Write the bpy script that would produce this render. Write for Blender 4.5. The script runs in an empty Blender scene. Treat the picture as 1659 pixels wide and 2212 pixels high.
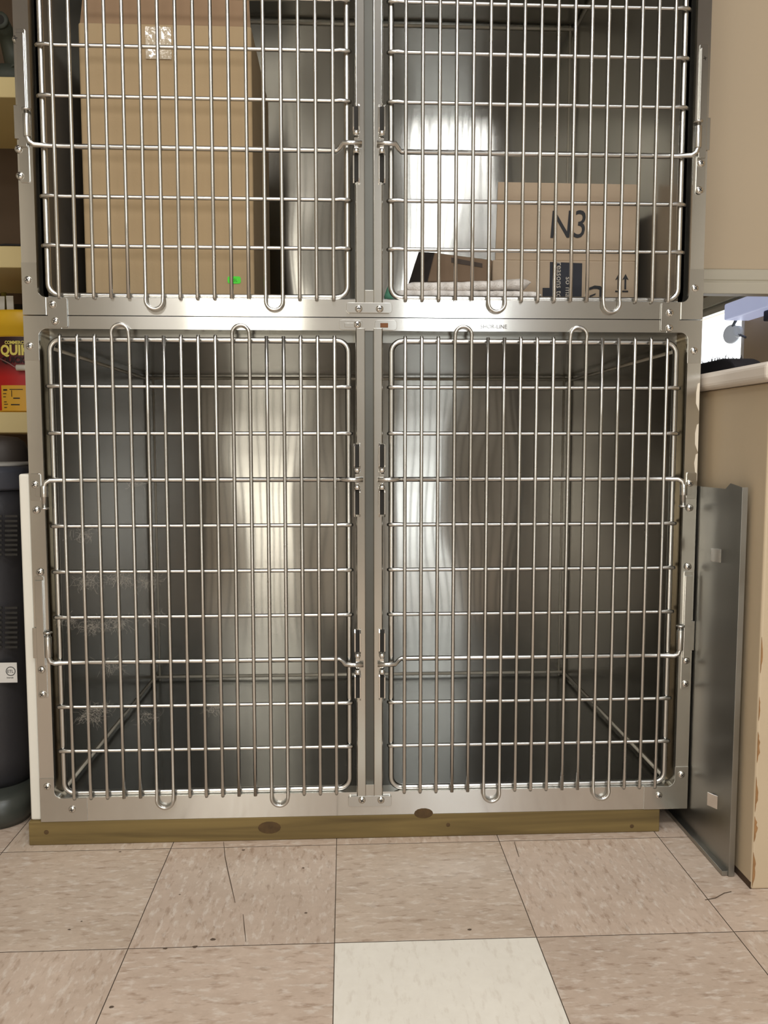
import bpy, math, random
from mathutils import Vector, Matrix, noise as mnoise
random.seed(7)
PI = math.pi
C = bpy.context.scene.collection
SC = bpy.context.scene

# ------------------------------------------------------------------ camera
CAM = Vector((-.0446, -1.5185, .7465)); PIT, YAW, FPX = .0834, .0469, 1798.73
cp, sp, cy, sy = math.cos(PIT), math.sin(PIT), math.cos(YAW), math.sin(YAW)
FWD = Vector((sy*cp, cy*cp, -sp)); RGT = Vector((cy, -sy, 0)); UPV = RGT.cross(FWD)
def at(x, y, ax, v):
    d = FWD + RGT*((x-829.5)/FPX) - UPV*((y-1106)/FPX)
    i = 'XYZ'.index(ax); t = (v-CAM[i])/d[i]
    return CAM + d*t
cam = bpy.data.cameras.new('camera'); camo = bpy.data.objects.new('camera', cam); C.objects.link(camo)
cam.sensor_fit = 'HORIZONTAL'; cam.sensor_width = 36; cam.lens = 36*FPX/1659; cam.clip_start = .05
M = Matrix((RGT, UPV, -FWD)).transposed().to_4x4(); M.translation = CAM
camo.matrix_world = M; SC.camera = camo

# ------------------------------------------------------------------ materials
def new_mat(name):
    m = bpy.data.materials.new(name); m.use_nodes = True
    return m, m.node_tree.nodes, m.node_tree.links, m.node_tree.nodes['Principled BSDF']
def srgb(r, g, b):
    f = lambda c: (c/255/12.92) if c/255 <= .04045 else ((c/255+.055)/1.055)**2.4
    return (f(r), f(g), f(b), 1)
def mat(name, col, rough=.6, metal=0, var=.08, scale=(8, 8, 8), bump=0, bscale=60, spec=.5, emit=0, alpha=1):
    m, N, L, P = new_mat(name)
    P.inputs['Roughness'].default_value = rough; P.inputs['Metallic'].default_value = metal
    P.inputs['Specular IOR Level'].default_value = spec
    tc = N.new('ShaderNodeTexCoord'); mp = N.new('ShaderNodeMapping'); mp.inputs['Scale'].default_value = scale
    L.new(tc.outputs['Object'], mp.inputs['Vector'])
    nz = N.new('ShaderNodeTexNoise'); nz.inputs['Scale'].default_value = 1; nz.inputs['Detail'].default_value = 6
    L.new(mp.outputs[0], nz.inputs['Vector'])
    mx = N.new('ShaderNodeMixRGB'); c = col
    mx.inputs[1].default_value = (c[0]*(1-var*2), c[1]*(1-var*2), c[2]*(1-var*2), 1)
    mx.inputs[2].default_value = (min(1, c[0]*(1+var*2)), min(1, c[1]*(1+var*2)), min(1, c[2]*(1+var*2)), 1)
    L.new(nz.outputs['Fac'], mx.inputs[0]); L.new(mx.outputs[0], P.inputs['Base Color'])
    if bump:
        n2 = N.new('ShaderNodeTexNoise'); n2.inputs['Scale'].default_value = bscale; n2.inputs['Detail'].default_value = 4
        L.new(tc.outputs['Object'], n2.inputs['Vector'])
        b = N.new('ShaderNodeBump'); b.inputs['Distance'].default_value = bump
        L.new(n2.outputs['Fac'], b.inputs['Height']); L.new(b.outputs[0], P.inputs['Normal'])
    if emit:
        L.new(mx.outputs[0], P.inputs['Emission Color']); P.inputs['Emission Strength'].default_value = emit
    return m
def steel(name, col, rough, aniso=0, tan=(0, 0, 1), wob=0, wscale=(4, 4, 1.5), smudge=.25, sharp=0, sscale=(4, 4, 4), metal=1, sq=(.14, .80), stan=(1, .3, .02)):
    m, N, L, P = new_mat(name)
    P.inputs['Metallic'].default_value = metal
    P.inputs['Anisotropic'].default_value = aniso
    tc = N.new('ShaderNodeTexCoord')
    if aniso:
        cx = N.new('ShaderNodeCombineXYZ')
        for i in range(3): cx.inputs[i].default_value = tan[i]+.03*(i+1)*(tan[i] == 0)
        L.new(cx.outputs[0], P.inputs['Tangent'])
    nz = N.new('ShaderNodeTexNoise'); nz.inputs['Scale'].default_value = 1; nz.inputs['Detail'].default_value = 5
    mp = N.new('ShaderNodeMapping'); mp.inputs['Scale'].default_value = sscale
    L.new(tc.outputs['Object'], mp.inputs[0]); L.new(mp.outputs[0], nz.inputs['Vector'])
    mr = N.new('ShaderNodeMapRange'); mr.inputs['To Min'].default_value = rough*(1-smudge); mr.inputs['To Max'].default_value = rough*(1+smudge)
    L.new(nz.outputs['Fac'], mr.inputs['Value']); L.new(mr.outputs[0], P.inputs['Roughness'])
    mx = N.new('ShaderNodeMixRGB')
    mx.inputs[1].default_value = (col[0]*.82, col[1]*.82, col[2]*.80, 1); mx.inputs[2].default_value = (min(1, col[0]*1.12), min(1, col[1]*1.12), min(1, col[2]*1.12), 1)
    L.new(nz.outputs['Fac'], mx.inputs[0]); L.new(mx.outputs[0], P.inputs['Base Color'])
    if wob:
        n2 = N.new('ShaderNodeTexNoise'); n2.inputs['Scale'].default_value = 1; n2.inputs['Detail'].default_value = .5
        m2 = N.new('ShaderNodeMapping'); m2.inputs['Scale'].default_value = wscale
        L.new(tc.outputs['Object'], m2.inputs[0]); L.new(m2.outputs[0], n2.inputs['Vector'])
        b = N.new('ShaderNodeBump'); b.inputs['Distance'].default_value = wob
        L.new(n2.outputs['Fac'], b.inputs['Height']); L.new(b.outputs[0], P.inputs['Normal'])
    if sharp:
        Q = N.new('ShaderNodeBsdfAnisotropic'); Q.inputs['Roughness'].default_value = sq[0]; Q.inputs['Anisotropy'].default_value = sq[1]
        L.new(mx.outputs[0], Q.inputs['Color']); cq = N.new('ShaderNodeCombineXYZ'); cq.inputs[0].default_value, cq.inputs[1].default_value = stan[0], stan[1]; L.new(cq.outputs[0], Q.inputs['Tangent'])
        ms = N.new('ShaderNodeMixShader'); ms.inputs[0].default_value = sharp
        L.new(P.outputs[0], ms.inputs[1]); L.new(Q.outputs[0], ms.inputs[2]); L.new(ms.outputs[0], N['Material Output'].inputs['Surface'])
    return m

S_FRAME = steel('brushed_frame_steel', (.72, .715, .69), .25, 1, (0, 0, 1), .0010, (2.5, 2.5, 2.5), .15, .6, sq=(.13, .6))
S_POST = steel('post_steel', (.62, .61, .575), .20, .9, (0, 0, 1), .0012, (5, 5, 3), .15, .5, sq=(.13, .6))
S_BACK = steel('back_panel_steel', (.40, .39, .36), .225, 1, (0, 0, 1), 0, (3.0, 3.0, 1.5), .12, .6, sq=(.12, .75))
S_SIDE = steel('side_panel_steel', (.085, .070, .048), .2, .5, (0, 0, 1), 0, (2, 2, 2), .06)  # lower copy: colour darkened to carry the dim reflections on these walls
S_SIDE_UP = steel('upper_side_panel_steel', (.42, .40, .36), .48, .4, (0, 0, 1), 0, (2, 2, 2), .06, .35, metal=.7, sq=(.14, .5), stan=(0, 1, 0))  # paler copy for the upper cage, its scattered light put into the colour
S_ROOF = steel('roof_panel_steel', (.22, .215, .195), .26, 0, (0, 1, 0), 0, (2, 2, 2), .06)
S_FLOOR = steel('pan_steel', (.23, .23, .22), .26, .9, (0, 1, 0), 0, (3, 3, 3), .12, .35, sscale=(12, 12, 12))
S_ROD = steel('chrome_rod', (.60, .59, .565), .26)
S_SEAM = mat('seam_weld', srgb(214, 206, 188), .45, .1, .06)
S_GROOVE = steel('groove_steel', (.12, .117, .105), .3, .6)
S_CHROME = steel('chrome', (.80, .79, .77), .09)
S_DARKM = steel('dark_metal', (.12, .115, .11), .3)
S_SCREW = steel('screw_steel', (.70, .68, .64), .22)
S_PLATE = steel('plate_steel', (.62, .615, .59), .26, .95, (0, 0, 1), .001, (5, 5, 5), .15, .4, sq=(.13, .6))
S_DIV = steel('galvanised_steel', (.36, .355, .33), .40, 0, (0, 0, 1), .003, (3, 3, 3), .35, sscale=(9, 9, 9))
DARK = mat('dark_recess', (.02, .018, .015, 1), .8)
RUST = mat('rust', srgb(110, 70, 42), .8, 0, .3, (90, 90, 90))
CARD = mat('cardboard', srgb(176, 152, 116), .75, 0, .06, (22, 22, 1.2), .0003, 150)
CARD2 = mat('cardboard_pale', srgb(178, 158, 134), .75, 0, .04, (10, 10, 10), .0003, 150)
CARD3 = mat('cardboard_dark', srgb(112, 92, 72), .8, 0, .06, (10, 10, 10))
CARDIN = mat('cardboard_inner', srgb(60, 50, 45), .85)
INK = mat('black_ink', (.012, .012, .014, 1), .6)
NAVY = mat('navy_ink', srgb(30, 32, 42), .6)
PALEINK = mat('pale_ink', srgb(200, 190, 175), .6)
GREEN = mat('green_sticker', srgb(70, 215, 40), .5, 0, .03, (5, 5, 5), emit=.12)  # faint glow added to the sticker's colour
GREENINK = mat('green_ink', srgb(35, 130, 25), .6)
WOOD = None
TOWEL = mat('terry_cloth', srgb(236, 230, 224), .95, 0, .03, (60, 60, 60), .003, 350)
TEAL = mat('teal_cloth', srgb(105, 175, 145), .8, 0, .1, (40, 40, 40))
WHITEP = mat('white_plastic', srgb(222, 219, 208), .5, 0, .03)
BEIGE = mat('beige_paint', srgb(190, 168, 138), .55, 0, .03, (5, 5, 5), .0006, 30)
BEIGE_C = mat('counter_paint', srgb(196, 178, 150), .5, 0, .03, (5, 5, 5), .0006, 30)
CAB = mat('cabinet_paint', srgb(172, 156, 132), .55, 0, .02, (4, 4, 4))
TRIM = mat('grey_trim', srgb(170, 164, 148), .5, 0, .04, (3, 3, 40))
TOPW = mat('worktop_laminate', srgb(226, 216, 204), .35, 0, .02)
SHELF = mat('shelf_cream', srgb(226, 206, 150), .6, 0, .03)
BLACKP = mat('black_plastic', srgb(42, 41, 44), .45, 0, .15, (6, 6, 6), .0004, 90)
GREYP = mat('smoked_plastic', srgb(62, 65, 60), .35, 0, .2, (5, 5, 5))
BLACKC = mat('black_bristle', srgb(26, 25, 32), .8, 0, .2, (40, 40, 40))
BLUEP = mat('pale_blue_window_lit', srgb(196, 204, 238), .35, 0, .05, emit=.5)  # glow added to the colour for window light falling on the box
YEL = mat('yellow_plastic', srgb(236, 188, 40), .4, 0, .04)
MAROON = None
YELP = mat('yellow_print', srgb(226, 172, 50), .5, 0, .05)
LEMON = mat('lemon_print', srgb(240, 222, 110), .5)
OLIVE = mat('olive_wood', srgb(110, 100, 40), .6)
DKGREEN = mat('dark_green_rubber', srgb(62, 66, 56), .6, 0, .2, (20, 20, 20))
DKRED = mat('maroon_plastic', srgb(74, 34, 32), .5)
GAPW = mat('edge_gap_white', srgb(226, 216, 198), .7)  # white painted in for brightness showing past the dented frame edge
CHIP = mat('bare_brown_wood', srgb(150, 112, 72), .8, 0, .3, (60, 60, 60))
LABELW = mat('paper_label', srgb(206, 204, 200), .5)
HAIR = mat('pet_hair', srgb(190, 182, 170), .9)
TAPE, N_, L_, P_ = new_mat('clear_tape')
P_.inputs['Base Color'].default_value = srgb(205, 190, 165); P_.inputs['Roughness'].default_value = .12
P_.inputs['Specular IOR Level'].default_value = 1; P_.inputs['Coat Weight'].default_value = 1
_t = N_.new('ShaderNodeTexCoord'); _n = N_.new('ShaderNodeTexNoise'); _n.inputs['Scale'].default_value = 70; _b = N_.new('ShaderNodeBump'); _b.inputs['Distance'].default_value = .004
L_.new(_t.outputs['Object'], _n.inputs['Vector']); L_.new(_n.outputs['Fac'], _b.inputs['Height']); L_.new(_b.outputs[0], P_.inputs['Normal'])
# wood with grain and knots
WOOD, N_, L_, P_ = new_mat('treated_lumber')
_t = N_.new('ShaderNodeTexCoord'); _m = N_.new('ShaderNodeMapping'); _m.inputs['Scale'].default_value = (2.5, 30, 42)
_n = N_.new('ShaderNodeTexNoise'); _n.inputs['Scale'].default_value = 1; _n.inputs['Detail'].default_value = 8; _n.inputs['Distortion'].default_value = .6
_r = N_.new('ShaderNodeValToRGB'); _r.color_ramp.elements[0].position = .3; _r.color_ramp.elements[0].color = srgb(88, 72, 38); _r.color_ramp.elements[1].position = .72; _r.color_ramp.elements[1].color = srgb(132, 112, 66)
L_.new(_t.outputs['Object'], _m.inputs[0]); L_.new(_m.outputs[0], _n.inputs['Vector']); L_.new(_n.outputs['Fac'], _r.inputs[0]); L_.new(_r.outputs[0], P_.inputs['Base Color'])
P_.inputs['Roughness'].default_value = .75
# pail label: dark at its top, red lower down
MAROON, N_, L_, P_ = new_mat('maroon_red_label')
_t = N_.new('ShaderNodeTexCoord'); _s = N_.new('ShaderNodeSeparateXYZ'); _r = N_.new('ShaderNodeValToRGB'); _mr = N_.new('ShaderNodeMapRange')
_mr.inputs['From Min'].default_value = .10; _mr.inputs['From Max'].default_value = .20
_r.color_ramp.elements[0].color = srgb(190, 26, 24); _r.color_ramp.elements[1].color = srgb(48, 16, 18)
_e = _r.color_ramp.elements.new(.35); _e.color = srgb(110, 22, 24)
L_.new(_t.outputs['Object'], _s.inputs[0]); L_.new(_s.outputs['Z'], _mr.inputs['Value']); L_.new(_mr.outputs[0], _r.inputs[0]); L_.new(_r.outputs[0], P_.inputs['Base Color'])
P_.inputs['Roughness'].default_value = .5
# bright window pane
PANE, N_, L_, P_ = new_mat('bright_frosted_glass')
P_.inputs['Base Color'].default_value = (.9, .95, 1, 1); P_.inputs['Emission Color'].default_value = (.93, .97, 1, 1); P_.inputs['Emission Strength'].default_value = 2.6
# floor tile: colour attribute times flecks that follow each tile's own direction
TILE, N_, L_, P_ = new_mat('vinyl_tile')
_a = N_.new('ShaderNodeVertexColor'); _a.layer_name = 'tint'
_u = N_.new('ShaderNodeUVMap'); _u.uv_map = 'tile_uv'
def _fleck(sc, lo, hi):
    mp = N_.new('ShaderNodeMapping'); mp.inputs['Scale'].default_value = sc
    n = N_.new('ShaderNodeTexNoise'); n.inputs['Scale'].default_value = 1; n.inputs['Detail'].default_value = 3; n.inputs['Roughness'].default_value = .6
    r = N_.new('ShaderNodeMapRange'); r.inputs['From Min'].default_value = lo; r.inputs['From Max'].default_value = hi
    L_.new(_u.outputs[0], mp.inputs[0]); L_.new(mp.outputs[0], n.inputs['Vector']); L_.new(n.outputs['Fac'], r.inputs['Value'])
    return r.outputs[0]
f1 = _fleck((30, 85, 1), .54, .70); f2 = _fleck((38, 95, 1), .53, .68); f3 = _fleck((5, 9, 1), .35, .7); f4 = _fleck((60, 60, 1), .3, .7)
def _mix(fac, base, colr, amt, mode='MIX'):
    ml = N_.new('ShaderNodeMath'); ml.operation = 'MULTIPLY'; ml.inputs[1].default_value = amt; L_.new(fac, ml.inputs[0]); m2 = N_.new('ShaderNodeMath'); m2.operation = 'MULTIPLY'; L_.new(ml.outputs[0], m2.inputs[0]); L_.new(_a.outputs['Alpha'], m2.inputs[1])
    x = N_.new('ShaderNodeMixRGB'); x.blend_type = mode; L_.new(m2.outputs[0], x.inputs[0]); L_.new(base, x.inputs[1]); x.inputs[2].default_value = colr
    return x.outputs[0]
_mul = N_.new('ShaderNodeSeparateColor'); L_.new(_a.outputs['Color'], _mul.inputs[0])
col = _a.outputs['Color']
col = _mix(f3, col, (.80, .78, .76, 1), .6, 'MULTIPLY')
col = _mix(f4, col, (.86, .84, .82, 1), .7, 'MULTIPLY')
col = _mix(f1, col, (.60, .52, .46, 1), .7, 'MULTIPLY')
col = _mix(f2, col, (.83, .78, .70, 1), .38)
L_.new(col, P_.inputs['Base Color']); P_.inputs['Roughness'].default_value = .38; P_.inputs['Specular IOR Level'].default_value = .4
_bn = N_.new('ShaderNodeBump'); _bn.inputs['Distance'].default_value = .0006; L_.new(f3, _bn.inputs['Height']); L_.new(_bn.outputs[0], P_.inputs['Normal'])
GROUT = mat('dirty_joint', srgb(104, 90, 76), .9)

# ------------------------------------------------------------------ mesh builder
class MB:
    def __init__(s): s.v = []; s.f = []; s.sm = []; s.mi = []
    def add(s, vs, fs, smooth=False, mi=0):
        o = len(s.v); s.v += [tuple(p) for p in vs]
        for f in fs: s.f.append(tuple(i+o for i in f)); s.sm.append(smooth); s.mi.append(mi)
        return s
    def box(s, x0, x1, y0, y1, z0, z1, mi=0):
        vs = [(x, y, z) for z in (z0, z1) for y in (y0, y1) for x in (x0, x1)]
        return s.add(vs, [(0, 2, 3, 1), (4, 5, 7, 6), (0, 1, 5, 4), (2, 6, 7, 3), (0, 4, 6, 2), (1, 3, 7, 5)], False, mi)
    def obox(s, mtx, sx, sy, sz, mi=0):
        vs = [mtx @ Vector((x*sx/2, y*sy/2, z*sz/2)) for z in (-1, 1) for y in (-1, 1) for x in (-1, 1)]
        return s.add(vs, [(0, 2, 3, 1), (4, 5, 7, 6), (0, 1, 5, 4), (2, 6, 7, 3), (0, 4, 6, 2), (1, 3, 7, 5)], False, mi)
    def tube(s, pts, r, n=10, closed=False, cap=True, mi=0):
        P = [Vector(p) for p in pts]; k = len(P); rs = r if isinstance(r, (list, tuple)) else [r]*k
        T = []
        for i in range(k):
            if closed: t = P[(i+1) % k]-P[i-1]
            else: t = P[min(i+1, k-1)]-P[max(i-1, 0)]
            T.append(t.normalized())
        a = Vector((0, 1, 0)) if abs(T[0].y) < .9 else Vector((1, 0, 0))
        u = (a - T[0]*a.dot(T[0])).normalized(); vs = []; U = u
        for i in range(k):
            U = (U - T[i]*U.dot(T[i])).normalized(); W = T[i].cross(U)
            for j in range(n):
                an = 2*PI*j/n; vs.append(P[i] + (U*math.cos(an)+W*math.sin(an))*rs[i])
        fs = []
        for i in range(k if closed else k-1):
            for j in range(n):
                a0 = i*n+j; a1 = i*n+(j+1) % n; b0 = ((i+1) % k)*n+j; b1 = ((i+1) % k)*n+(j+1) % n
                fs.append((a0, a1, b1, b0))
        s.add(vs, fs, True, mi)
        if cap and not closed:
            o = len(s.v)-k*n
            s.f.append(tuple(o+j for j in reversed(range(n)))); s.sm.append(False); s.mi.append(mi)
            s.f.append(tuple(o+(k-1)*n+j for j in range(n))); s.sm.append(False); s.mi.append(mi)
        return s
    def lathe(s, prof, mtx=Matrix(), n=32, a0=0, a1=2*PI, mi=0, smooth=True):
        full = abs(a1-a0-2*PI) < 1e-6; k = n if full else n+1; vs = []
        for r, z in prof:
            for j in range(k):
                an = a0+(a1-a0)*j/n; vs.append(mtx @ Vector((r*math.cos(an), r*math.sin(an), z)))
        fs = []
        for i in range(len(prof)-1):
            for j in range(n):
                j2 = (j+1) % k
                fs.append((i*k+j, i*k+j2, (i+1)*k+j2, (i+1)*k+j))
        return s.add(vs, fs, smooth, mi)
    def prism(s, poly, ax, h0, h1, mi=0):
        # polygon in the plane normal to ax ('X': (y,z), 'Y': (x,z), 'Z': (x,y))
        def pt(p, h): return {'X': (h, p[0], p[1]), 'Y': (p[0], h, p[1]), 'Z': (p[0], p[1], h)}[ax]
        n = len(poly); vs = [pt(p, h0) for p in poly]+[pt(p, h1) for p in poly]
        fs = [tuple(reversed(range(n))), tuple(range(n, 2*n))]+[(i, (i+1) % n, (i+1) % n+n, i+n) for i in range(n)]
        return s.add(vs, fs, False, mi)
    def build(s, name, m, parent=None, bevel=0, seg=2, loc=None, rot=None):
        me = bpy.data.meshes.new(name); me.from_pydata(s.v, [], s.f); me.validate()
        ms = m if isinstance(m, (list, tuple)) else [m]
        for q in ms: me.materials.append(q)
        me.polygons.foreach_set('use_smooth', s.sm[:len(me.polygons)]); me.polygons.foreach_set('material_index', s.mi[:len(me.polygons)])
        import bmesh
        b = bmesh.new(); b.from_mesh(me); bmesh.ops.recalc_face_normals(b, faces=b.faces); b.to_mesh(me); b.free()
        o = bpy.data.objects.new(name, me); C.objects.link(o)
        if parent: o.parent = parent
        if loc: o.location = loc
        if rot: o.rotation_euler = rot
        if bevel:
            md = o.modifiers.new('bevel', 'BEVEL'); md.width = bevel; md.segments = seg; md.limit_method = 'ANGLE'; md.angle_limit = math.radians(40)
            md.harden_normals = False
        return o
def tag(o, label, cat, group=None, kind=None):
    if label: o['label'] = label
    if cat: o['category'] = cat
    if group: o['group'] = group
    if kind: o['kind'] = kind
    return o
def empty(name, loc=(0, 0, 0), label=None, cat=None, group=None):
    o = bpy.data.objects.new(name, None); C.objects.link(o); o.location = loc; o.empty_display_size = .05
    return tag(o, label, cat, group)
def struct(o): o['kind'] = 'structure'; return o
def text(name, body, size, m, parent, mtx, ext=.0002, wrap=None, sx=1, shear=0, bold=0):
    cu = bpy.data.curves.new(name, 'FONT'); cu.body = body; cu.size = size; cu.extrude = ext; cu.shear = shear; cu.resolution_u = 3; cu.offset = bold
    t = bpy.data.objects.new(name+'_src', cu); C.objects.link(t)
    dg = bpy.context.evaluated_depsgraph_get(); dg.update()
    me = bpy.data.meshes.new_from_object(t.evaluated_get(dg)); bpy.data.objects.remove(t); bpy.data.curves.remove(cu)
    me.materials.clear(); me.materials.append(m); me.name = name
    for v in me.vertices:
        p = Vector((v.co.x*sx, v.co.y, v.co.z))
        if wrap:   # wrap = (radius, start angle): text laid round a vertical cylinder
            an = wrap[1]+p.x/wrap[0]; r = wrap[0]+.0006+p.z
            v.co = (r*math.cos(an), r*math.sin(an), wrap[2]+p.y)
        else: v.co = mtx @ p
    o = bpy.data.objects.new(name, me); C.objects.link(o); o.parent = parent
    return o
FACE = Matrix.Rotation(PI/2, 4, 'X')           # text standing upright, facing -Y
def upright(x, y, z, roll=0): return Matrix.Translation((x, y, z)) @ FACE @ Matrix.Rotation(roll, 4, 'Z')
def arc(cx, cz, r, a0, a1, n): return [(cx+r*math.cos(a0+(a1-a0)*i/n), cz+r*math.sin(a0+(a1-a0)*i/n)) for i in range(n+1)]
def rrect(x0, x1, z0, z1, r, n=6):
    return arc(x1-r, z1-r, r, 0, PI/2, n)+arc(x0+r, z1-r, r, PI/2, PI, n)+arc(x0+r, z0+r, r, PI, 1.5*PI, n)+arc(x1-r, z0+r, r, 1.5*PI, 2*PI, n)

# ------------------------------------------------------------------ cages
HW = .6095; IX = .575; DEP = .787
def screw(parent, px, py, Y=-.0022, r=.0068, m=None):
    p = at(px, py, 'Y', Y); mtx = Matrix.Translation(p) @ Matrix.Rotation(PI/2, 4, 'X')
    b = MB(); b.lathe([(r, 0), (r*.97, .0012), (r*.8, .0027), (r*.45, .0037), (0, .004)], mtx, 18)
    an = random.uniform(0, PI/2)
    for k in (0, 1):
        q = mtx @ Matrix.Rotation(an+k*PI/2, 4, 'Z') @ Matrix.Translation((0, 0, .0036))
        b.obox(q, r*1.05, r*.22, .0012, 1)
    return b.build('screw', [m or S_SCREW, DARK], parent)
def lplate(x, z, w, h, t, sx, sz, r=.014):      # L-shaped plate round a frame corner: corner at x,z, arms towards +sx, +sz
    tx = .0262
    inner = [(x+sx*(tx+r-r*math.sin(a)), z+sz*(t+r-r*math.cos(a))) for a in [PI/2*k/6 for k in range(7)]]
    poly = [(x, z), (x+sx*w, z), (x+sx*w, z+sz*t)]+inner+[(x+sx*tx, z+sz*h), (x, z+sz*h)]
    return MB().prism(poly, 'Y', -.0016, .0002)

def make_door(parent, xa, xb, b0, pitch, zbot, ztop, zrods, thick, side, tops, bots, pins):
    YF, YC, YV = .010, .002, -.0042
    fr = MB(); P = rrect(xa, xb, zbot, ztop, .02)
    # subdivide the long runs so the rod keeps an even look
    fr.tube([(x, YF, z) for x, z in P], .0053, 10, True)
    door = fr.build('cage_door', S_ROD, parent)
    for k in range(17):
        x = b0+pitch*k
        if k in [t+1 for t in tops+bots]: continue
        b = MB()
        if k in tops:
            pts = [(x, YV, zbot-.006)]+[(x, YV, zbot+(ztop-zbot)*i/6) for i in range(1, 7)]
            pts += [(x+pitch/2+pitch/2*math.cos(a), YV-.003, ztop+.010+pitch/2*math.sin(a)) for a in [PI-PI*i/12 for i in range(13)]]
            pts += [(x+pitch, YV, zbot+(ztop-zbot)*i/6) for i in range(6, 0, -1)]+[(x+pitch, YV, zbot-.006)]
            b.tube(pts, .0033, 8).build('looped_bar', S_ROD, door)
        elif k in bots:
            pts = [(x, YV, ztop+.006)]+[(x, YV, ztop+(zbot-ztop)*i/6) for i in range(1, 7)]
            pts += [(x+pitch/2+pitch/2*math.cos(a), YV-.003, zbot-.010+pitch/2*math.sin(a)) for a in [PI+PI*i/12 for i in range(13)]]
            pts += [(x+pitch, YV, ztop+(zbot-ztop)*i/6) for i in range(6, 0, -1)]+[(x+pitch, YV, ztop+.006)]
            b.tube(pts, .0033, 8).build('looped_bar', S_ROD, door)
        else:
            b.tube([(x, YV+.0025, zbot-.0065), (x, YV, zbot-.003), (x, YV, (zbot+ztop)/2), (x, YV, ztop+.003), (x, YV+.0025, ztop+.0065)], .0033, 8).build('vertical_bar', S_ROD, door)
    for k, z in enumerate(zrods):
        if k in thick:
            jog, pdir, px, plen = pins[k]
            xo, xi = (xa, xb) if side < 0 else (xb, xa)     # hinge edge, latch edge
            s = side                                         # -1: hinge at the left
            pts = [(px, -.0065, z+pdir*plen), (px, -.0065, z+pdir*.012), (px-s*.003, -.0068, z+pdir*.004), (px-s*.010, -.0045, z), (xo-s*.012, YC-.0015, z), (xo-s*.05, YC, z), ((xa+xb)/2, YC, z),
                   (xi+s*.018, YC, z), (xi+s*.012, YC-.003, z+jog*.5), (xi+s*.006, -.009, z+jog), (xi-s*.006, -.010, z+jog), (xi-s*.026, -.010, z+jog)]
            b = MB().tube(pts, .0046, 10)
            b.lathe([(0, 0), (.008, 0), (.008, .003), (.0043, .004)], Matrix.Translation((px, -.0065, z+pdir*plen)), 14)
            b.build('latch_rod', S_ROD, door)
        else:
            b = MB(); b.tube([(xa-.0065, YF-.005, z), (xa-.002, YC-.001, z), (xa+.012, YC-.0018, z+.0008), (xa+.024, YC, z), ((xa+xb)/2, YC, z), (xb-.024, YC, z), (xb-.012, YC-.0018, z+.0008), (xb+.002, YC-.001, z), (xb+.0065, YF-.005, z)], [.0032, .0037, .0039, .0036, .0036, .0036, .0039, .0037, .0032], 8)
            b.build('cross_rod', S_ROD, door)
    return door

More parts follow.
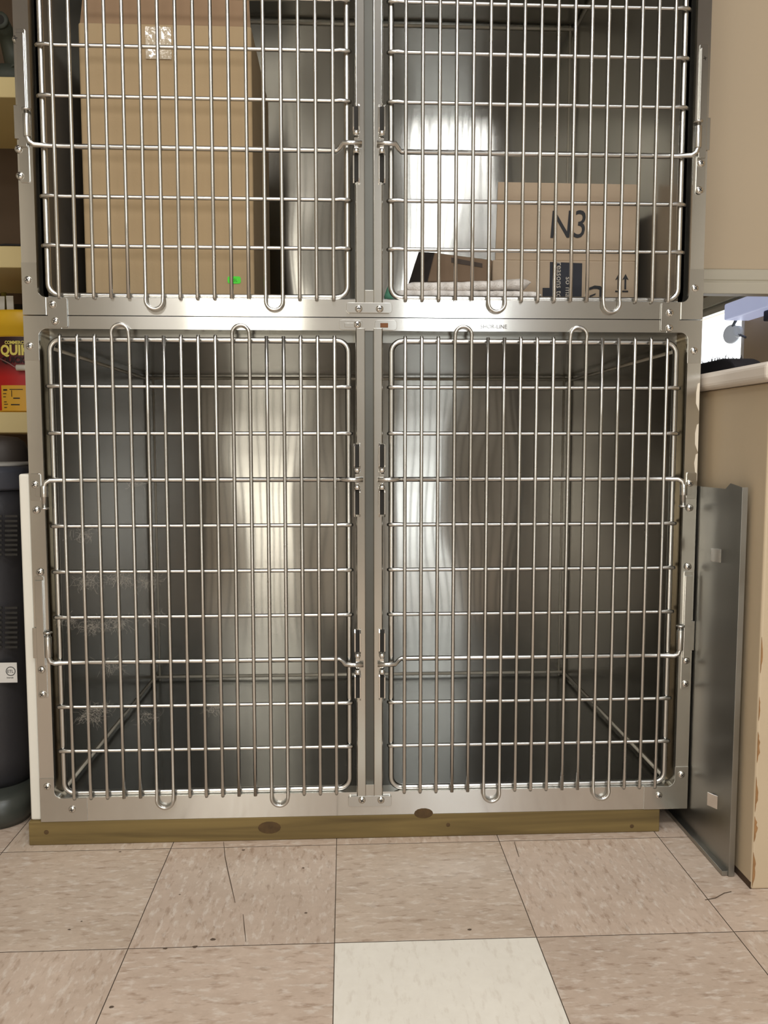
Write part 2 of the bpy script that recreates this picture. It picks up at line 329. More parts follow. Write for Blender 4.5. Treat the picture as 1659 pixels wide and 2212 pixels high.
def make_cage(name, z0, z1, oz0, oz1, iz0, iz1, label):
    root = empty(name, (0, DEP/2, z0), label, 'cage', 'stacked kennel cages')
    P = empty_off = Vector((0, -DEP/2, -z0))
    def fix(o): o.location = P; return o
    # front frame ring with rounded opening
    inner = rrect(-.5835, .5845, oz0, oz1, .014, 6); outer = []
    for i, (x, z) in enumerate(inner):
        q = i//7; cx, cz = [(HW, z1), (-HW, z1), (-HW, z0), (HW, z0)][q]; outer.append((cx, cz))
    b = MB(); n = len(inner)
    for Y in (0, .03):
        pass
    vs = [(x, 0, z) for x, z in inner]+[(x, .03, z) for x, z in inner]
    fs = [(i, (i+1) % n, (i+1) % n+n, i+n) for i in range(n)]
    b.add(vs, fs, True)
    # front face: four corner fans and four long strips
    for Y, flip in ((0, 0), (.03, 1)):
        vs = [(x, Y, z) for x, z in inner]; cs = [(HW, Y, z1), (-HW, Y, z1), (-HW, Y, z0), (HW, Y, z0)]
        fs = []
        for q in range(4):
            for i in range(6): fs.append((q*7+i, q*7+i+1, n+q))
            a = q*7+6; c = (q*7+7) % n; fs.append((a, c, n+(q+1) % 4, n+q))
        b.add(vs+cs, fs)
    cs = [(HW, z1), (-HW, z1), (-HW, z0), (HW, z0)]
    for q in range(4):
        (xa, za), (xb, zb) = cs[q], cs[(q+1) % 4]
        b.add([(xa, 0, za), (xb, 0, zb), (xb, .03, zb), (xa, .03, za)], [(0, 1, 2, 3)])
    fix(b.build('front_frame', S_FRAME, root))
    # shell
    sh = MB(); nn = 48; vs = []
    for j in range(nn+1):
        for i in range(nn+1):
            u, v = i/nn, j/nn; x, z = -IX+2*IX*u, iz0-.004+(iz1-iz0+.008)*v
            e = min(1, 5*min(u, 1-u))*min(1, 4*min(v, 1-v)); e = e*e*(3-2*e)
            vs.append((x, DEP-.0005+e*(.0042*mnoise.noise(Vector((x*2.6+z0*9, 0, z*1.7+3)))+.0012*mnoise.noise(Vector((x*7+z0*5, 4, z*3.5)))), z))
    sh.add(vs, [(j*(nn+1)+i, j*(nn+1)+i+1, (j+1)*(nn+1)+i+1, (j+1)*(nn+1)+i) for j in range(nn) for i in range(nn)], True)
    fix(sh.box(-IX, IX, DEP+.006, DEP+.02, iz0-.02, iz1+.02)
        .tube([(-IX+.002, DEP-.003, iz1-.008), (IX-.002, DEP-.003, iz1-.008)], .0042, 8, mi=1)
        .tube([(-IX+.002, DEP-.003, iz0+.01), (IX-.002, DEP-.003, iz0+.01)], .0042, 8, mi=1)
        .tube([(-IX+.012, DEP-.001, iz0), (-IX+.012, DEP-.001, iz1)], .003, 8, mi=1).tube([(IX-.012, DEP-.001, iz0), (IX-.012, DEP-.001, iz1)], .003, 8, mi=1)
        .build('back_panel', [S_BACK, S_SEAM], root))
    for s in (-1, 1):
        x0, x1 = sorted((s*IX, s*(HW-.002)))
        fix(MB().box(x0, x1, .03, DEP+.02, z0+.001, z1-.001)
            .tube([(s*(IX-.001), .03, iz0+.012), (s*(IX-.001), DEP, iz0+.012)], .0034, 8, mi=1).tube([(s*(IX-.001), .03, iz1-.012), (s*(IX-.001), DEP, iz1-.012)], .0034, 8, mi=1)
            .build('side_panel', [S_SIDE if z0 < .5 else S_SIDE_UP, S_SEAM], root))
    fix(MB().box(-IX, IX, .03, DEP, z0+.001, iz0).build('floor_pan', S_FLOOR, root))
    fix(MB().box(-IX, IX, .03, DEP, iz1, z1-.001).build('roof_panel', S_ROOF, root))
    # centre post with a recessed groove
    w, g = .0245, .0078
    prof = [(-w, .03), (-w, -.002), (-w+.002, -.0042), (-g-.0008, -.0042), (-g, -.0034), (-g, .005), (g, .005), (g, -.0034), (g+.0008, -.0042), (w-.002, -.0042), (w, -.002), (w, .03)]
    zt, zb = oz1+.004, oz0-.006
    m = MB(); k = len(prof)
    m.add([(x, y, z) for z in (zb, zt) for x, y in prof], [(i, (i+1) % k, (i+1) % k+k, i+k) for i in range(k)]+[tuple(range(k)), tuple(range(k, 2*k))])
    m.box(-g, g, -.0042, .005, zb, zb+.022)
    post = fix(m.build('centre_post', S_POST, root, .0008))
    gv = MB().box(-g+.0001, g-.0001, .0036, .0049, zb+.022, zt-.001).build('post_groove', S_GROOVE, root); fix(gv)
    return root, fix, post

def latch(root, fix, sx, z, rise=0):
    b = MB(); x = sx*.0225
    for dx, y1 in ((-.0048, -.013), (.0048, -.016)):
        for za, zb in ((z+.020, z+.066), (z-.068, z-.016)):
            pr = [(0, za), (0, zb), (y1*.6, zb), (y1, zb-.006), (y1, za+.006), (y1*.6, za)]
            b.prism(pr, 'X', x+dx-.0013, x+dx+.0013)
    b.box(x-.0038, x+.0038, -.006, .0, z+.022, z+.064, 1); b.box(x-.0038, x+.0038, -.006, 0, z-.064, z-.018, 1)
    for zc in (z+.017, z-.014):
        b.lathe([(0, -.004), (.0045, -.004), (.006, 0), (.0045, .004), (0, .004)], Matrix.Translation((x, -.010, zc)), 14)
    b.prism([(-.003, z-.012), (-.003, z+.014), (-.0075, z+.010), (-.0075, z-.006)], 'X', x-.0035, x+.0035)
    return fix(b.build('latch_keeper', [S_CHROME, DARK], root, .0005))

def hinge_short(root, fix, s, zc, px):           # plate with two screws and a sleeve
    cx = s*.598
    m = MB().prism(rrect(cx-.0095, cx+.0095, zc-.037, zc+.012, .003, 3), 'Y', -.0022, .0002)
    m.tube([(px, -.0065, zc-.030), (px, -.0065, zc-.010)], .0068, 12)
    m.box(min(px, cx), max(px, cx), -.0035, -.0005, zc-.030, zc-.012)
    return fix(m.build('hinge_plate', S_PLATE, root, .0006))
def hinge_long(root, fix, s, za, zb, zc, px, pd):  # long strip, raised channel on its far part, sleeve
    cx = s*.5975
    m = MB().prism(rrect(cx-.0085, cx+.0085, za, zb, .003, 3), 'Y', -.0020, .0002)
    c0, c1 = (zc-.004*pd, zb) if pd > 0 else (za, zc+.004)
    m.box(cx-.0070, cx+.0070, -.0062, -.0018, c0, c1-.008)
    m.tube([(px, -.0065, zc+.012), (px, -.0065, zc+.050)], .0065, 12)
    m.box(min(px, cx), max(px, cx), -.0030, -.0008, zc+.014, zc+.048)
    ox = s*.612
    m.box(min(ox, s*.600), max(ox, s*.600), -.004, -.0018, zc+.010, zc+.066)
    return fix(m.build('hinge_plate', S_PLATE, root, .0007))

# lower cage
low, lfix, _p = make_cage('kennel_cage', .0457, .9690, .0905, .9466, .0841, .9285, 'lower stainless steel kennel cage, empty, standing on a wooden base')
zr = [.8458-.0834*k for k in range(9)]
make_door(low, -.568, -.0378, -.5465, .03025, .0952, .9292, zr, (2, 6), -1, [3, 10], [5, 12], {2: (0, -1, -.5815, .052), 6: (-.008, 1, -.5835, .056)}).location = Vector((0, -DEP/2, -.0457))
make_door(low, .0405, .566, .0647, .02998, .0952, .9292, zr, (2, 6), 1, [3, 10], [5, 12], {2: (0, -1, .5815, .052), 6: (-.008, 1, .5835, .056)}).location = Vector((0, -DEP/2, -.0457))
for s in (-1, 1):
    latch(low, lfix, s, zr[2]); latch(low, lfix, s, zr[6]-.008)
h1 = hinge_short(low, lfix, -1, zr[2], -.5815); h2 = hinge_long(low, lfix, -1, .280, .506, zr[6], -.5835, 1)
h3 = hinge_short(low, lfix, 1, zr[2], .5815); h4 = hinge_long(low, lfix, 1, .280, .506, zr[6], .5835, 1)
def put(parent, lst, **kw):
    for x, y in lst:
        o = screw(parent, x, y, **kw); o.location = -Vector(parent.matrix_basis.translation) - (Vector(parent.parent.location) if parent.parent else Vector())
put(h1, [(75, 1047), (78, 1102)], Y=-.0022); put(h2, [(86, 1236), (90, 1447), (92, 1500)], Y=-.002)
put(h3, [(1490, 1044), (1490, 1097)], Y=-.0022); put(h4, [(1486, 1224), (1482, 1427), (1480, 1477)], Y=-.002)
for (sx, sz, x, z, w, h, t, sc) in ((1, 1, -HW, .0457, .085, .083, .0445, [(102, 1699), (156, 1748)]), (-1, 1, HW, .0457, .085, .083, .0445, [(1472, 1673), (1423, 1718)]),
                                (1, -1, -HW, .9690, .066, .078, .0225, [(64, 748)]), (-1, -1, HW, .9690, .066, .078, .0225, [(1499, 758)])):
    q = lfix(lplate(x, z, w, h, t if sz > 0 else t, sx, sz).build('corner_bracket', S_PLATE, low, .0004)); put(q, sc, Y=-.0016)
q = lfix(MB().prism(rrect(-.041, .041, .064, .0845, .005, 4), 'Y', -.0048, .0002).build('post_foot', S_PLATE, low, .0006)); put(q, [(782, 1728), (823, 1728)], Y=-.0048)
for xa, xb, mm in ((-.054, -.012, S_PLATE), (.010, .050, RUST)):
    q = lfix(MB().prism(rrect(xa, xb, .9475, .9655, .006, 4), 'Y', -.0022, .0002).box(xa+.010, xb-.016, -.003, -.002, .952, .960, 1).build('post_clip', [S_PLATE, mm], low, .0006))
    if xa < 0: put(q, [(772, 701)], Y=-.0022)
for i, (x, z) in enumerate(((.6085, .83), (.6088, .755), (.6088, .70))):
    p = [(x-.004*random.uniform(.5, 1)-.001, z+.024), (x, z+.026), (x, z-.026), (x-.005*random.uniform(.6, 1.2), z-.012), (x-.006, z+.008)]
    lfix(MB().prism(p, 'Y', -.0006, .0002).build('edge_gap', GAPW, low))
o = text('embossed_lettering', 'SHOR-LINE', .0098, mat('embossed_steel', (.22, .215, .20, 1), .5, .3), low, upright(.2012, -.0007, .9520)); lfix(o)

# upper cage
upc, ufix, _p = make_cage('kennel_cage', .9705, 1.8935, 1.0015, 1.862, 1.0080, 1.8560, 'upper stainless steel kennel cage holding cardboard boxes and a towel')
zu = [1.0905+.0845*k for k in range(9)]
make_door(upc, -.567, -.0385, -.5450, .03010, 1.006, 1.0905+.0845*9, zu, (2, 6), -1, [3, 10], [5, 12], {2: (.010, 1, -.5895, .056), 6: (0, -1, -.5895, .052)}).location = Vector((0, -DEP/2, -.9705))
make_door(upc, .0395, .566, .0650, .02990, 1.006, 1.0905+.0845*9, zu, (2, 6), 1, [3, 10], [5, 12], {2: (.010, 1, .5885, .056), 6: (0, -1, .5885, .052)}).location = Vector((0, -DEP/2, -.9705))
for s in (-1, 1):
    latch(upc, ufix, s, zu[2]+.010); latch(upc, ufix, s, zu[6])
h2 = hinge_long(upc, ufix, -1, 1.196, 1.452, zu[2], -.5895, 1); h4 = hinge_long(upc, ufix, 1, 1.196, 1.452, zu[2], .5885, 1)
put(h2, [(35, 85), (40, 322), (43, 380)], Y=-.002); put(h4, [(1521, 128), (1514, 353), (1511, 411)], Y=-.002)
for (sx, x, sc) in ((1, -HW, [(60, 605)]), (-1, HW, [(1501, 623)])):
    q = ufix(lplate(x, .9705, .040, .090, .0305, sx, 1).build('corner_bracket', S_PLATE, upc, .0004)); put(q, sc, Y=-.0016)
q = ufix(MB().prism(rrect(-.041, .041, .9775, .9955, .005, 4), 'Y', -.0048, .0002).build('post_foot', S_PLATE, upc, .0006)); put(q, [(775, 667), (820, 667)], Y=-.0048)
for s, sc in ((-1, [(113, 658), (119, 694)]), (1, [(1447, 676), (1446, 709)])):
    xa, xb = sorted((s*.566, s*.532))
    q = ufix(MB().prism(rrect(xa, xb, .949, 1.000, .003, 3), 'Y', -.0034, -.0018).build('joining_plate', S_PLATE, upc, .0004)); put(q, sc, Y=-.0034)

# ------------------------------------------------------------------ wooden base
b = MB().box(-.633, .557, 0, .76, 0.0002, .0455)
for px, py, r in ((582, 1788, .012), (915, 1757, .010), (100, 1798, .0045), (968, 1782, .004), (1365, 1785, .004)):
    p = at(px, py, 'Y', -.0004); b.lathe([(0, 0), (r*.6, 0), (r, -.0003)], Matrix.Translation(p) @ Matrix.Rotation(PI/2, 4, 'X') @ Matrix.Scale(1.8 if r > .006 else 1, 4, (1, 0, 0)), 14, mi=1)
tag(b.build('wooden_base', [WOOD, mat('wood_knot', srgb(80, 60, 32), .8, 0, .3, (60, 60, 60))], None, .002), 'yellowish treated lumber base on the floor under the lower cage', 'base')

# ------------------------------------------------------------------ upper cage contents
FL = 1.0082
# tall carton
root = empty('cardboard_box', (-.375, .3, FL), 'tall tan cardboard box filling the left side of the upper cage', 'box', 'boxes in the upper cage')
off = -Vector((-.375, .3, FL))
x0, x1, y0, y1, zt = -.536, -.2165, .12, .47, 1.523
q = MB().box(x0, x1, y0, y1, FL, zt).build('carton', CARD, root, .004, 3); q.location = off
fl = MB(); fl.add([(x0+.002, y0+.006, zt), (x1-.002, y0+.006, zt), (x1-.012, y0+.05, zt+.15), (x0+.006, y0+.05, zt+.15), (x0+.002, y0+.010, zt), (x1-.002, y0+.010, zt), (x1-.012, y0+.054, zt+.15), (x0+.006, y0+.054, zt+.15)], [(0, 1, 2, 3), (4, 7, 6, 5), (0, 4, 5, 1), (1, 5, 6, 2), (2, 6, 7, 3), (3, 7, 4, 0)])
q = fl.build('flap', mat('cardboard_flap_shaded', srgb(150, 122, 94), .8, 0, .05, (20, 20, 2)), root); q.location = off  # flap colour darkened for the shade under the cage roof
p0, p1 = at(314, 58, 'Y', y0), at(371, 129, 'Y', y0)
m = MB(); nx, nz = 8, 8; vs = []; fs = []
for j in range(nz+1):
    for i in range(nx+1): vs.append((p0.x+(p1.x-p0.x)*i/nx, y0-.0010-random.uniform(0, .0012), p0.z+(p1.z-p0.z)*j/nz))
for j in range(nz):
    for i in range(nx): a = j*(nx+1)+i; fs.append((a, a+1, a+nx+2, a+nx+1))
q = m.add(vs, fs).build('tape_patch', TAPE, root); q.location = off; q['label'] = 'shiny clear tape patch'
p = at(506, 605, 'Y', y0)
q = MB().prism(rrect(p.x-.0125, p.x+.0125, p.z-.0068, p.z+.0068, .004, 4), 'Y', y0-.0009, y0-.0002).build('price_sticker', GREEN, root); q.location = off; q['label'] = 'bright green sticker'
q2 = text('sticker_marks', '3/5L', .008, GREENINK, q, upright(p.x-.008, y0-.0010, p.z-.003)); 

# N3 carton
cx, cyy = .40, .2
root = empty('cardboard_box', (.404, .35, FL), 'pale cardboard box marked N3 in the upper cage', 'box', 'boxes in the upper cage'); off = -Vector((.404, .35, FL))
x0, x1, y0, y1, zt = .257, .5525, .2, .50, 1.2705; zc = 1.117
q = MB().box(x0, x1, y0, y1, FL, zc).build('carton', CARD2, root, .003, 2); q.location = off
q = MB().prism([(x0+.006, zc), (x1, zc), (x1, zt), (x0+.010, zt+.001)], 'Y', y0+.002, y0+.006).build('flap', CARD2, root, .001); q.location = off
q = MB().prism([(y0+.01, zc), (y1-.01, zc), (y1-.02, zt-.02), (y0+.02, zt-.05)], 'X', x1-.004, x1).build('flap', CARD2, root, .001); q.location = off
p = at(1184, 514, 'Y', y0+.0015)
q = text('lettering', 'N3', .079, INK, root, upright(p.x, y0+.0012, p.z, .02), sx=.78, shear=.12); q.location = off
pa, pb, pc = at(1188, 566, 'Y', y0), at(1256, 640, 'Y', y0), at(1172, 622, 'Y', y0)
q = MB().prism([(pa.x, 1.02), (pa.x, pa.z), (pb.x, pa.z-.002), (pb.x, 1.02)], 'Y', y0-.0012, y0-.0002).box(pc.x, pa.x, y0-.0012, y0-.0002, 1.02, pc.z).build('printed_panel', NAVY, root); q.location = off
for tx_, px, py, sz in (('reasons to', 1203, 566, .017), ('so many', 1222, 598, .017)):
    p = at(px, py, 'Y', y0); t = text('lettering', tx_, sz, PALEINK, root, Matrix.Translation((p.x, y0-.0014, p.z)) @ FACE @ Matrix.Rotation(-PI/2, 4, 'Z')); t.location = off
# curved arrow and this-way-up arrows
p = at(1288, 626, 'Y', y0); A = []
pts = [(-.015, .004), (-.004, .0085), (.0085, .0075), (.0125, .003), (.0115, -.018), (.0065, -.018), (.0065, 0), (.002, .002), (-.006, .002), (-.015, -.001)]
q = MB().prism([(p.x+a, p.z+b2) for a, b2 in pts], 'Y', y0-.0012, y0-.0002).prism([(p.x-.014, p.z-.012), (p.x-.001, p.z-.007), (p.x-.002, p.z-.010), (p.x-.014, p.z-.016)], 'Y', y0-.0012, y0-.0002).build('printed_arrow', INK, root); q.location = off
m = MB()
for px in (1336, 1351):
    p = at(px, 592, 'Y', y0)
    m.prism([(p.x, p.z), (p.x+.0065, p.z-.012), (p.x+.0018, p.z-.0095), (p.x+.0018, p.z-.031), (p.x-.0018, p.z-.031), (p.x-.0018, p.z-.0095), (p.x-.0065, p.z-.012)], 'Y', y0-.0012, y0-.0002)
    m.box(p.x-.0062, p.x+.0062, y0-.0012, y0-.0002, p.z-.0365, p.z-.0335)
q = m.build('printed_arrows', INK, root); q.location = off

# folded towel
def slab(x0, x1, y0, y1, z0, h, zfun, seed):
    m = MB(); nx, ny = 40, 16; prof = []
    K = 12
    vs = []; fs = []
    for i in range(nx+1):
        x = x0+(x1-x0)*i/nx; e = min(1, (i)/3, (nx-i)/3); ex = math.sqrt(max(0, 1-(1-e)**2))*.9+.1 if e < 1 else 1
        for j in range(2*K):
            a = 2*PI*j/(2*K); c, s_ = math.cos(a), math.sin(a)
            yy = (y0+y1)/2+(y1-y0)/2*math.copysign(abs(c)**.35, c)
            zz = z0+zfun((x-x0)/(x1-x0))+h/2+h/2*math.copysign(abs(s_)**.6, s_)*ex
            d = mnoise.noise(Vector((x*35+seed, yy*35, zz*35)))*.0025+mnoise.noise(Vector((x*180+seed, yy*180, zz*180)))*.0016
            vs.append((x, yy+d, zz+d*.7))
    n = 2*K
    for i in range(nx):
        for j in range(n): fs.append((i*n+j, i*n+(j+1) % n, (i+1)*n+(j+1) % n, (i+1)*n+j))
    fs.append(tuple(range(n))); fs.append(tuple(nx*n+j for j in range(n)))
    return m.add(vs, fs, True)
tw = slab(.045, .324, .05, .185, FL+.0025, .020, lambda u: 0, 3)
t2 = slab(.07, .306, .06, .175, FL+.0225, .020, lambda u: .010*max(0, u-.45)-.004*(1-u), 9)
tw.add(t2.v, t2.f, True)
tag(tw.build('towel', TOWEL), 'folded white terry towel under the small dark box in the upper cage', 'towel')
m = MB(); vs = []; fs = []
for i in range(7):
    for j in range(5): vs.append((.030+.0045*i, .045+.004*j, FL+.010+.014*mnoise.noise(Vector((i*.7, j*.8, 4)))*(1 if i else .3)+.012*math.sin(i*.6)))
for i in range(6):
    for j in range(4): fs.append((i*5+j, i*5+j+1, (i+1)*5+j+1, (i+1)*5+j))
m.add(vs, fs, True).add([(x, y, FL+.0005) for x, y, z in vs[::2]], [], True)
m = MB().add(vs+[(x, y, FL+.0004) for x, y, z in vs], fs+[tuple(k+35 for k in f) for f in fs]+[(i*5, (i+1)*5, (i+1)*5+35, i*5+35) for i in range(6)]+[(i*5+4, (i+1)*5+4, (i+1)*5+39, i*5+39) for i in range(6)], True)
tag(m.build('cloth_scrap', TEAL), 'small crumpled teal scrap beside the towel in the upper cage', 'cloth')
# small dark carton leaning on the towel
root = empty('cardboard_box', (.163, .122, FL+.045), 'small dark brown box leaning on the white towel', 'box', 'boxes in the upper cage'); off = -root.location
zb = FL+.0445
ft = [at(925, 616, 'Y', .098), at(1058, 610, 'Y', .098), at(1064, 562, 'Y', .098), at(940, 546, 'Y', .098)]
bk = [at(880, 614, 'Y', .165), at(1040, 610, 'Y', .19), at(1046, 568, 'Y', .19), at(905, 544, 'Y', .165)]
for p in (ft[0], ft[1], bk[0], bk[1]): p.z = zb
q = MB().add(ft+bk, [(0, 1, 2, 3), (5, 4, 7, 6), (4, 0, 3, 7), (1, 5, 6, 2), (3, 2, 6, 7), (0, 4, 5, 1)]).build('carton', CARD3, root, .002); q.location = off
def lerp(a, b_, t): return a+(b_-a)*t
out = Vector((-.0012, -.0006, 0)); sd = [lerp(bk[0], ft[0], .02), lerp(bk[0], ft[0], .97), lerp(bk[3], ft[3], .97), lerp(bk[3], ft[3], .02)]
q = MB().add([p+out for p in sd]+[p+out*.3 for p in sd], [(0, 1, 2, 3), (7, 6, 5, 4), (0, 4, 5, 1), (1, 5, 6, 2), (2, 6, 7, 3), (3, 7, 4, 0)]).build('side_sheet', mat('dark_side_brown', srgb(52, 46, 44), .7), root); q.location = off; q['label'] = 'darker left side'  # thin sheet that makes the left side darker than the front
bx = [at(x, y, 'Y', .0972) for x, y in ((975, 567), (1042, 578), (1042, 569), (975, 556))]
q = MB().add(bx+[p+Vector((0, .0006, 0)) for p in bx], [(0, 1, 2, 3), (7, 6, 5, 4), (0, 4, 5, 1), (1, 5, 6, 2), (2, 6, 7, 3), (3, 7, 4, 0)]).build('printed_band', mat('brown_ink', srgb(58, 46, 36), .7), root); q.location = off

# ------------------------------------------------------------------ hair fluff caught on the lower left door
m = MB()
for px, py, n in ((180, 1152, 8), (190, 1255, 14), (262, 1250, 16), (318, 1255, 12), (200, 1350, 18), (255, 1345, 14), (330, 1330, 8), (195, 1545, 18), (215, 1530, 14), (240, 1440, 10), (460, 1530, 8), (150, 1340, 8), (320, 1545, 8), (300, 1040, 6)):
    for k in range(n*5):
        p = at(px+random.gauss(0, 13), py+random.gauss(0, 6), 'Y', -.0095); pts = [p]
        d = Vector((random.gauss(0, 1), random.gauss(0, .5), random.gauss(-.4, .7))).normalized()
        for i in range(4):
            d = (d+Vector((random.gauss(0, .5), random.gauss(0, .3), random.gauss(0, .5)))).normalized(); pts.append(pts[-1]+Vector((d.x, -abs(d.y)*.3, d.z))*.0045)
        m.tube(pts, .00007, 3, cap=False)
tag(m.build('pet_hair', HAIR), 'wisps of pale pet hair caught on the lower left cage door', 'hair', None, 'stuff')

# ------------------------------------------------------------------ white board and steel divider
tag(MB().box(-.6305, -.6112, .006, .62, .0457, .690).build('white_board', WHITEP, None, .004, 3), 'upright white plastic board between the lower cage and the black appliance', 'board')
XD = .6130
root = empty('divider_panel', (XD, .05, 0), 'grey steel divider panel leaning between the cage and the beige counter', 'panel'); off = -root.location
tp = [at(x, y, 'X', XD) for x, y in ((1603, 1053), (1578, 1044), (1567, 1056), (1508, 1050))]
yf = at(1594, 1922, 'X', XD).y
yf = tp[0].y
poly = [(yf, .001)]+[(p.y, p.z) for p in tp]+[(.30, tp[-1].z), (.30, .001)]
q = MB().prism(poly, 'X', XD, XD+.0016).build('sheet', S_DIV, root); q.location = off
q = MB().box(XD, XD+.010, yf-.0014, yf+.0002, .001, tp[0].z).build('edge_flange', S_DIV, root, .0004); q.location = off
q = MB().box(XD-.010, XD+.0002, yf+.002, .28, .001, .009).build('bottom_flange', S_DIV, root, .0005); q.location = off
for px, py in ((1553, 1200), (1545, 1730)):
    p = at(px, py, 'X', XD)
    q = MB().obox(Matrix.Translation((XD-.004, p.y, p.z)) @ Matrix.Rotation(.5, 4, 'Z'), .0012, .024, .024).obox(Matrix.Translation((XD-.002, p.y+.011, p.z)), .006, .0012, .020).tube([(XD-.001, p.y+.015, p.z+.002), (XD-.007, p.y+.013, p.z+.002)], .0035, 8).build('clip', S_CHROME, root, .0004); q.location = off

# ------------------------------------------------------------------ counter on the right
XC = .632
root = empty('counter_cabinet', (.8, .2, 0), 'beige painted counter cabinet with chipped lower corner, right of the cages', 'cabinet'); off = -root.location
q = MB().box(XC, .948, -.212, .95, .0002, .842).build('carcass', BEIGE_C, root, .004, 3); q.location = off
random.seed(21)
for z, hh, ww in ((.035, .030, .008), (.105, .022, .010), (.165, .030, .006), (.245, .026, .007), (.31, .020, .004), (.40, .030, .004)):
    c = [(0, z-hh)]+[(ww*.65*math.sin(PI*k/9)*random.uniform(.5, 1.2), z-hh+2*hh*k/9) for k in range(1, 9)]+[(0, z+hh)]
    q = MB().prism([(XC+.0015+x, max(.002, zz)) for x, zz in c], 'Y', -.2126, -.2118).build('bare_patch', CHIP, root); q.location = off; q['label'] = 'brown bare patch where paint has chipped'
m = MB().box(XC-.0006, XC+.001, -.21, .2, .0003, .012)
q = m.build('toe_strip', mat('dark_toe_brown', srgb(70, 52, 36), .9, 0, .3, (40, 40, 40)), root); q.location = off  # thin dark brown strip along the foot of the counter
tag(MB().box(XC-.016, .949, -.232, .95, .8425, .8745).build('worktop', TOPW, None, .010, 4), 'off-white worktop with rounded edge on the beige counter', 'worktop')
# black brush on the counter
root = empty('bench_brush', (.76, .25, .8747), 'black bristle brush lying on the counter beside the bright window', 'brush'); off = -root.location
prof = [(.06, .8749)]+[(.06+.07*(1-math.cos(a)), .8749+.040*math.sin(a)) for a in [PI/2*k/8 for k in range(1, 9)]]+[(.42, .915), (.43, .8749)]
q = MB().prism([(y_+.02, z_) for y_, z_ in prof], 'X', .715, .775).build('brush_body', BLACKC, root, .004); q.location = off
m = MB(); random.seed(3)
for i in range(220):
    x = random.uniform(.718, .772); y = random.uniform(.15, .42); m.tube([(x, y, .912), (x+random.gauss(0, .002), y+random.gauss(0, .003), .912+random.uniform(.004, .012))], .0006, 3)
q = m.build('bristles', BLACKC, root); q['kind'] = 'stuff'; q.location = off

# wall cabinet
root = empty('wall_cabinet', (.79, .45, 1.145), 'tan wall cabinet with grey bottom rail above the counter', 'cabinet'); off = -root.location
q = MB().box(.645, .949, .172, .78, 1.150, 2.1).build('carcass', CAB, root); q.location = off
q = MB().box(.640, .949, .150, .171, 1.0925, 2.1).build('end_panel', CAB, root, .001); q.location = off
za, zb, zc2 = 1.0425, 1.068, 1.0925
q = MB().prism([(.140, za), (.140, zb-.004), (.146, zb), (.144, zb+.003), (.144, zc2-.003), (.1495, zc2), (.171, zc2), (.171, za)], 'X', .640, .949).build('bottom_rail', TRIM, root, .001); q.location = off

# right wall, window, rails, pale blue box, clip
XR = .95
struct(MB().box(XR, XR+.1, -.30, .5395, 0, 2.6).box(XR, XR+.1, 1.1, 1.3, 0, 2.6).box(XR, XR+.1, .5395, 1.1, 0, .878).box(XR, XR+.1, .5395, 1.1, 1.09, 2.6).build('wall_right', BEIGE))
wr = empty('window_1', (XR, .8, .98)); struct(wr); off = -wr.location
q = MB().box(XR+.02, XR+.03, .5395, 1.1, .878, 1.09).build('pane', PANE, wr); q.location = off
q = MB().box(XR-.002, XR+.02, .540, .552, .8755, 1.085).build('window_frame', mat('white_frame', srgb(235, 232, 226), .4), wr); q.location = off
m = MB().box(XR-.018, XR, .38, 1.1, 1.086, 1.0985).box(XR-.010, XR, .38, 1.1, 1.0985, 1.108).box(XR-.022, XR, .45, 1.1, 1.108, 1.136)
tag(m.build('cable_rail', mat('pale_metal_rail', srgb(206, 204, 192), .35, .3), None, .001), 'pale grooved metal rail along the wall under the wall cabinet', 'rail')
root = empty('under_cabinet_box', (.92, .36, 1.06), 'pale blue box under the wall cabinet', 'lamp'); off = -root.location
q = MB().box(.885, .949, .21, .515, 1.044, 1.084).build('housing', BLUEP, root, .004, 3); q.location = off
q = MB().box(.905, .949, .20, .36, 1.020, 1.0438).build('underside', mat('box_underside', srgb(50, 46, 62), .6), root, .003); q.location = off
root = empty('round_clip', (.93, .57, 1.02), 'round silver clip hanging in front of the bright window', 'clip'); off = -root.location
pc = at(1581, 722, 'X', .935); pd = at(1595, 716, 'X', .925)
for p, r, nm in ((pc, .024, 'disc'), (pd, .014, 'knob')):
    mt = Matrix.Translation(p) @ Matrix.Rotation(math.radians(-62), 4, 'Z') @ Matrix.Rotation(PI/2, 4, 'X') @ Matrix.Scale(.8 if nm == 'knob' else 1, 4, (1, 0, 0))
    q = MB().lathe([(0, -.006), (r*.8, -.006), (r, -.003), (r, .003), (r*.85, .006), (r*.6, .004), (0, .003)], mt, 28).build(nm, mat('grey_metal_'+nm, srgb(205, 212, 220), .3, 0, emit=.22), root); q.location = off  # slight glow added in the colour to brighten the backlit clip
q = MB().tube([pc+Vector((0, -.004, .02)), (.93, pc.y-.03, 1.05)], .004, 8).tube([pd+Vector((0, -.004, -.008)), pd+Vector((.004, -.03, -.018))], .003, 8).build('arm', mat('grey_arm', srgb(120, 128, 140), .4, .5), root); q.location = off

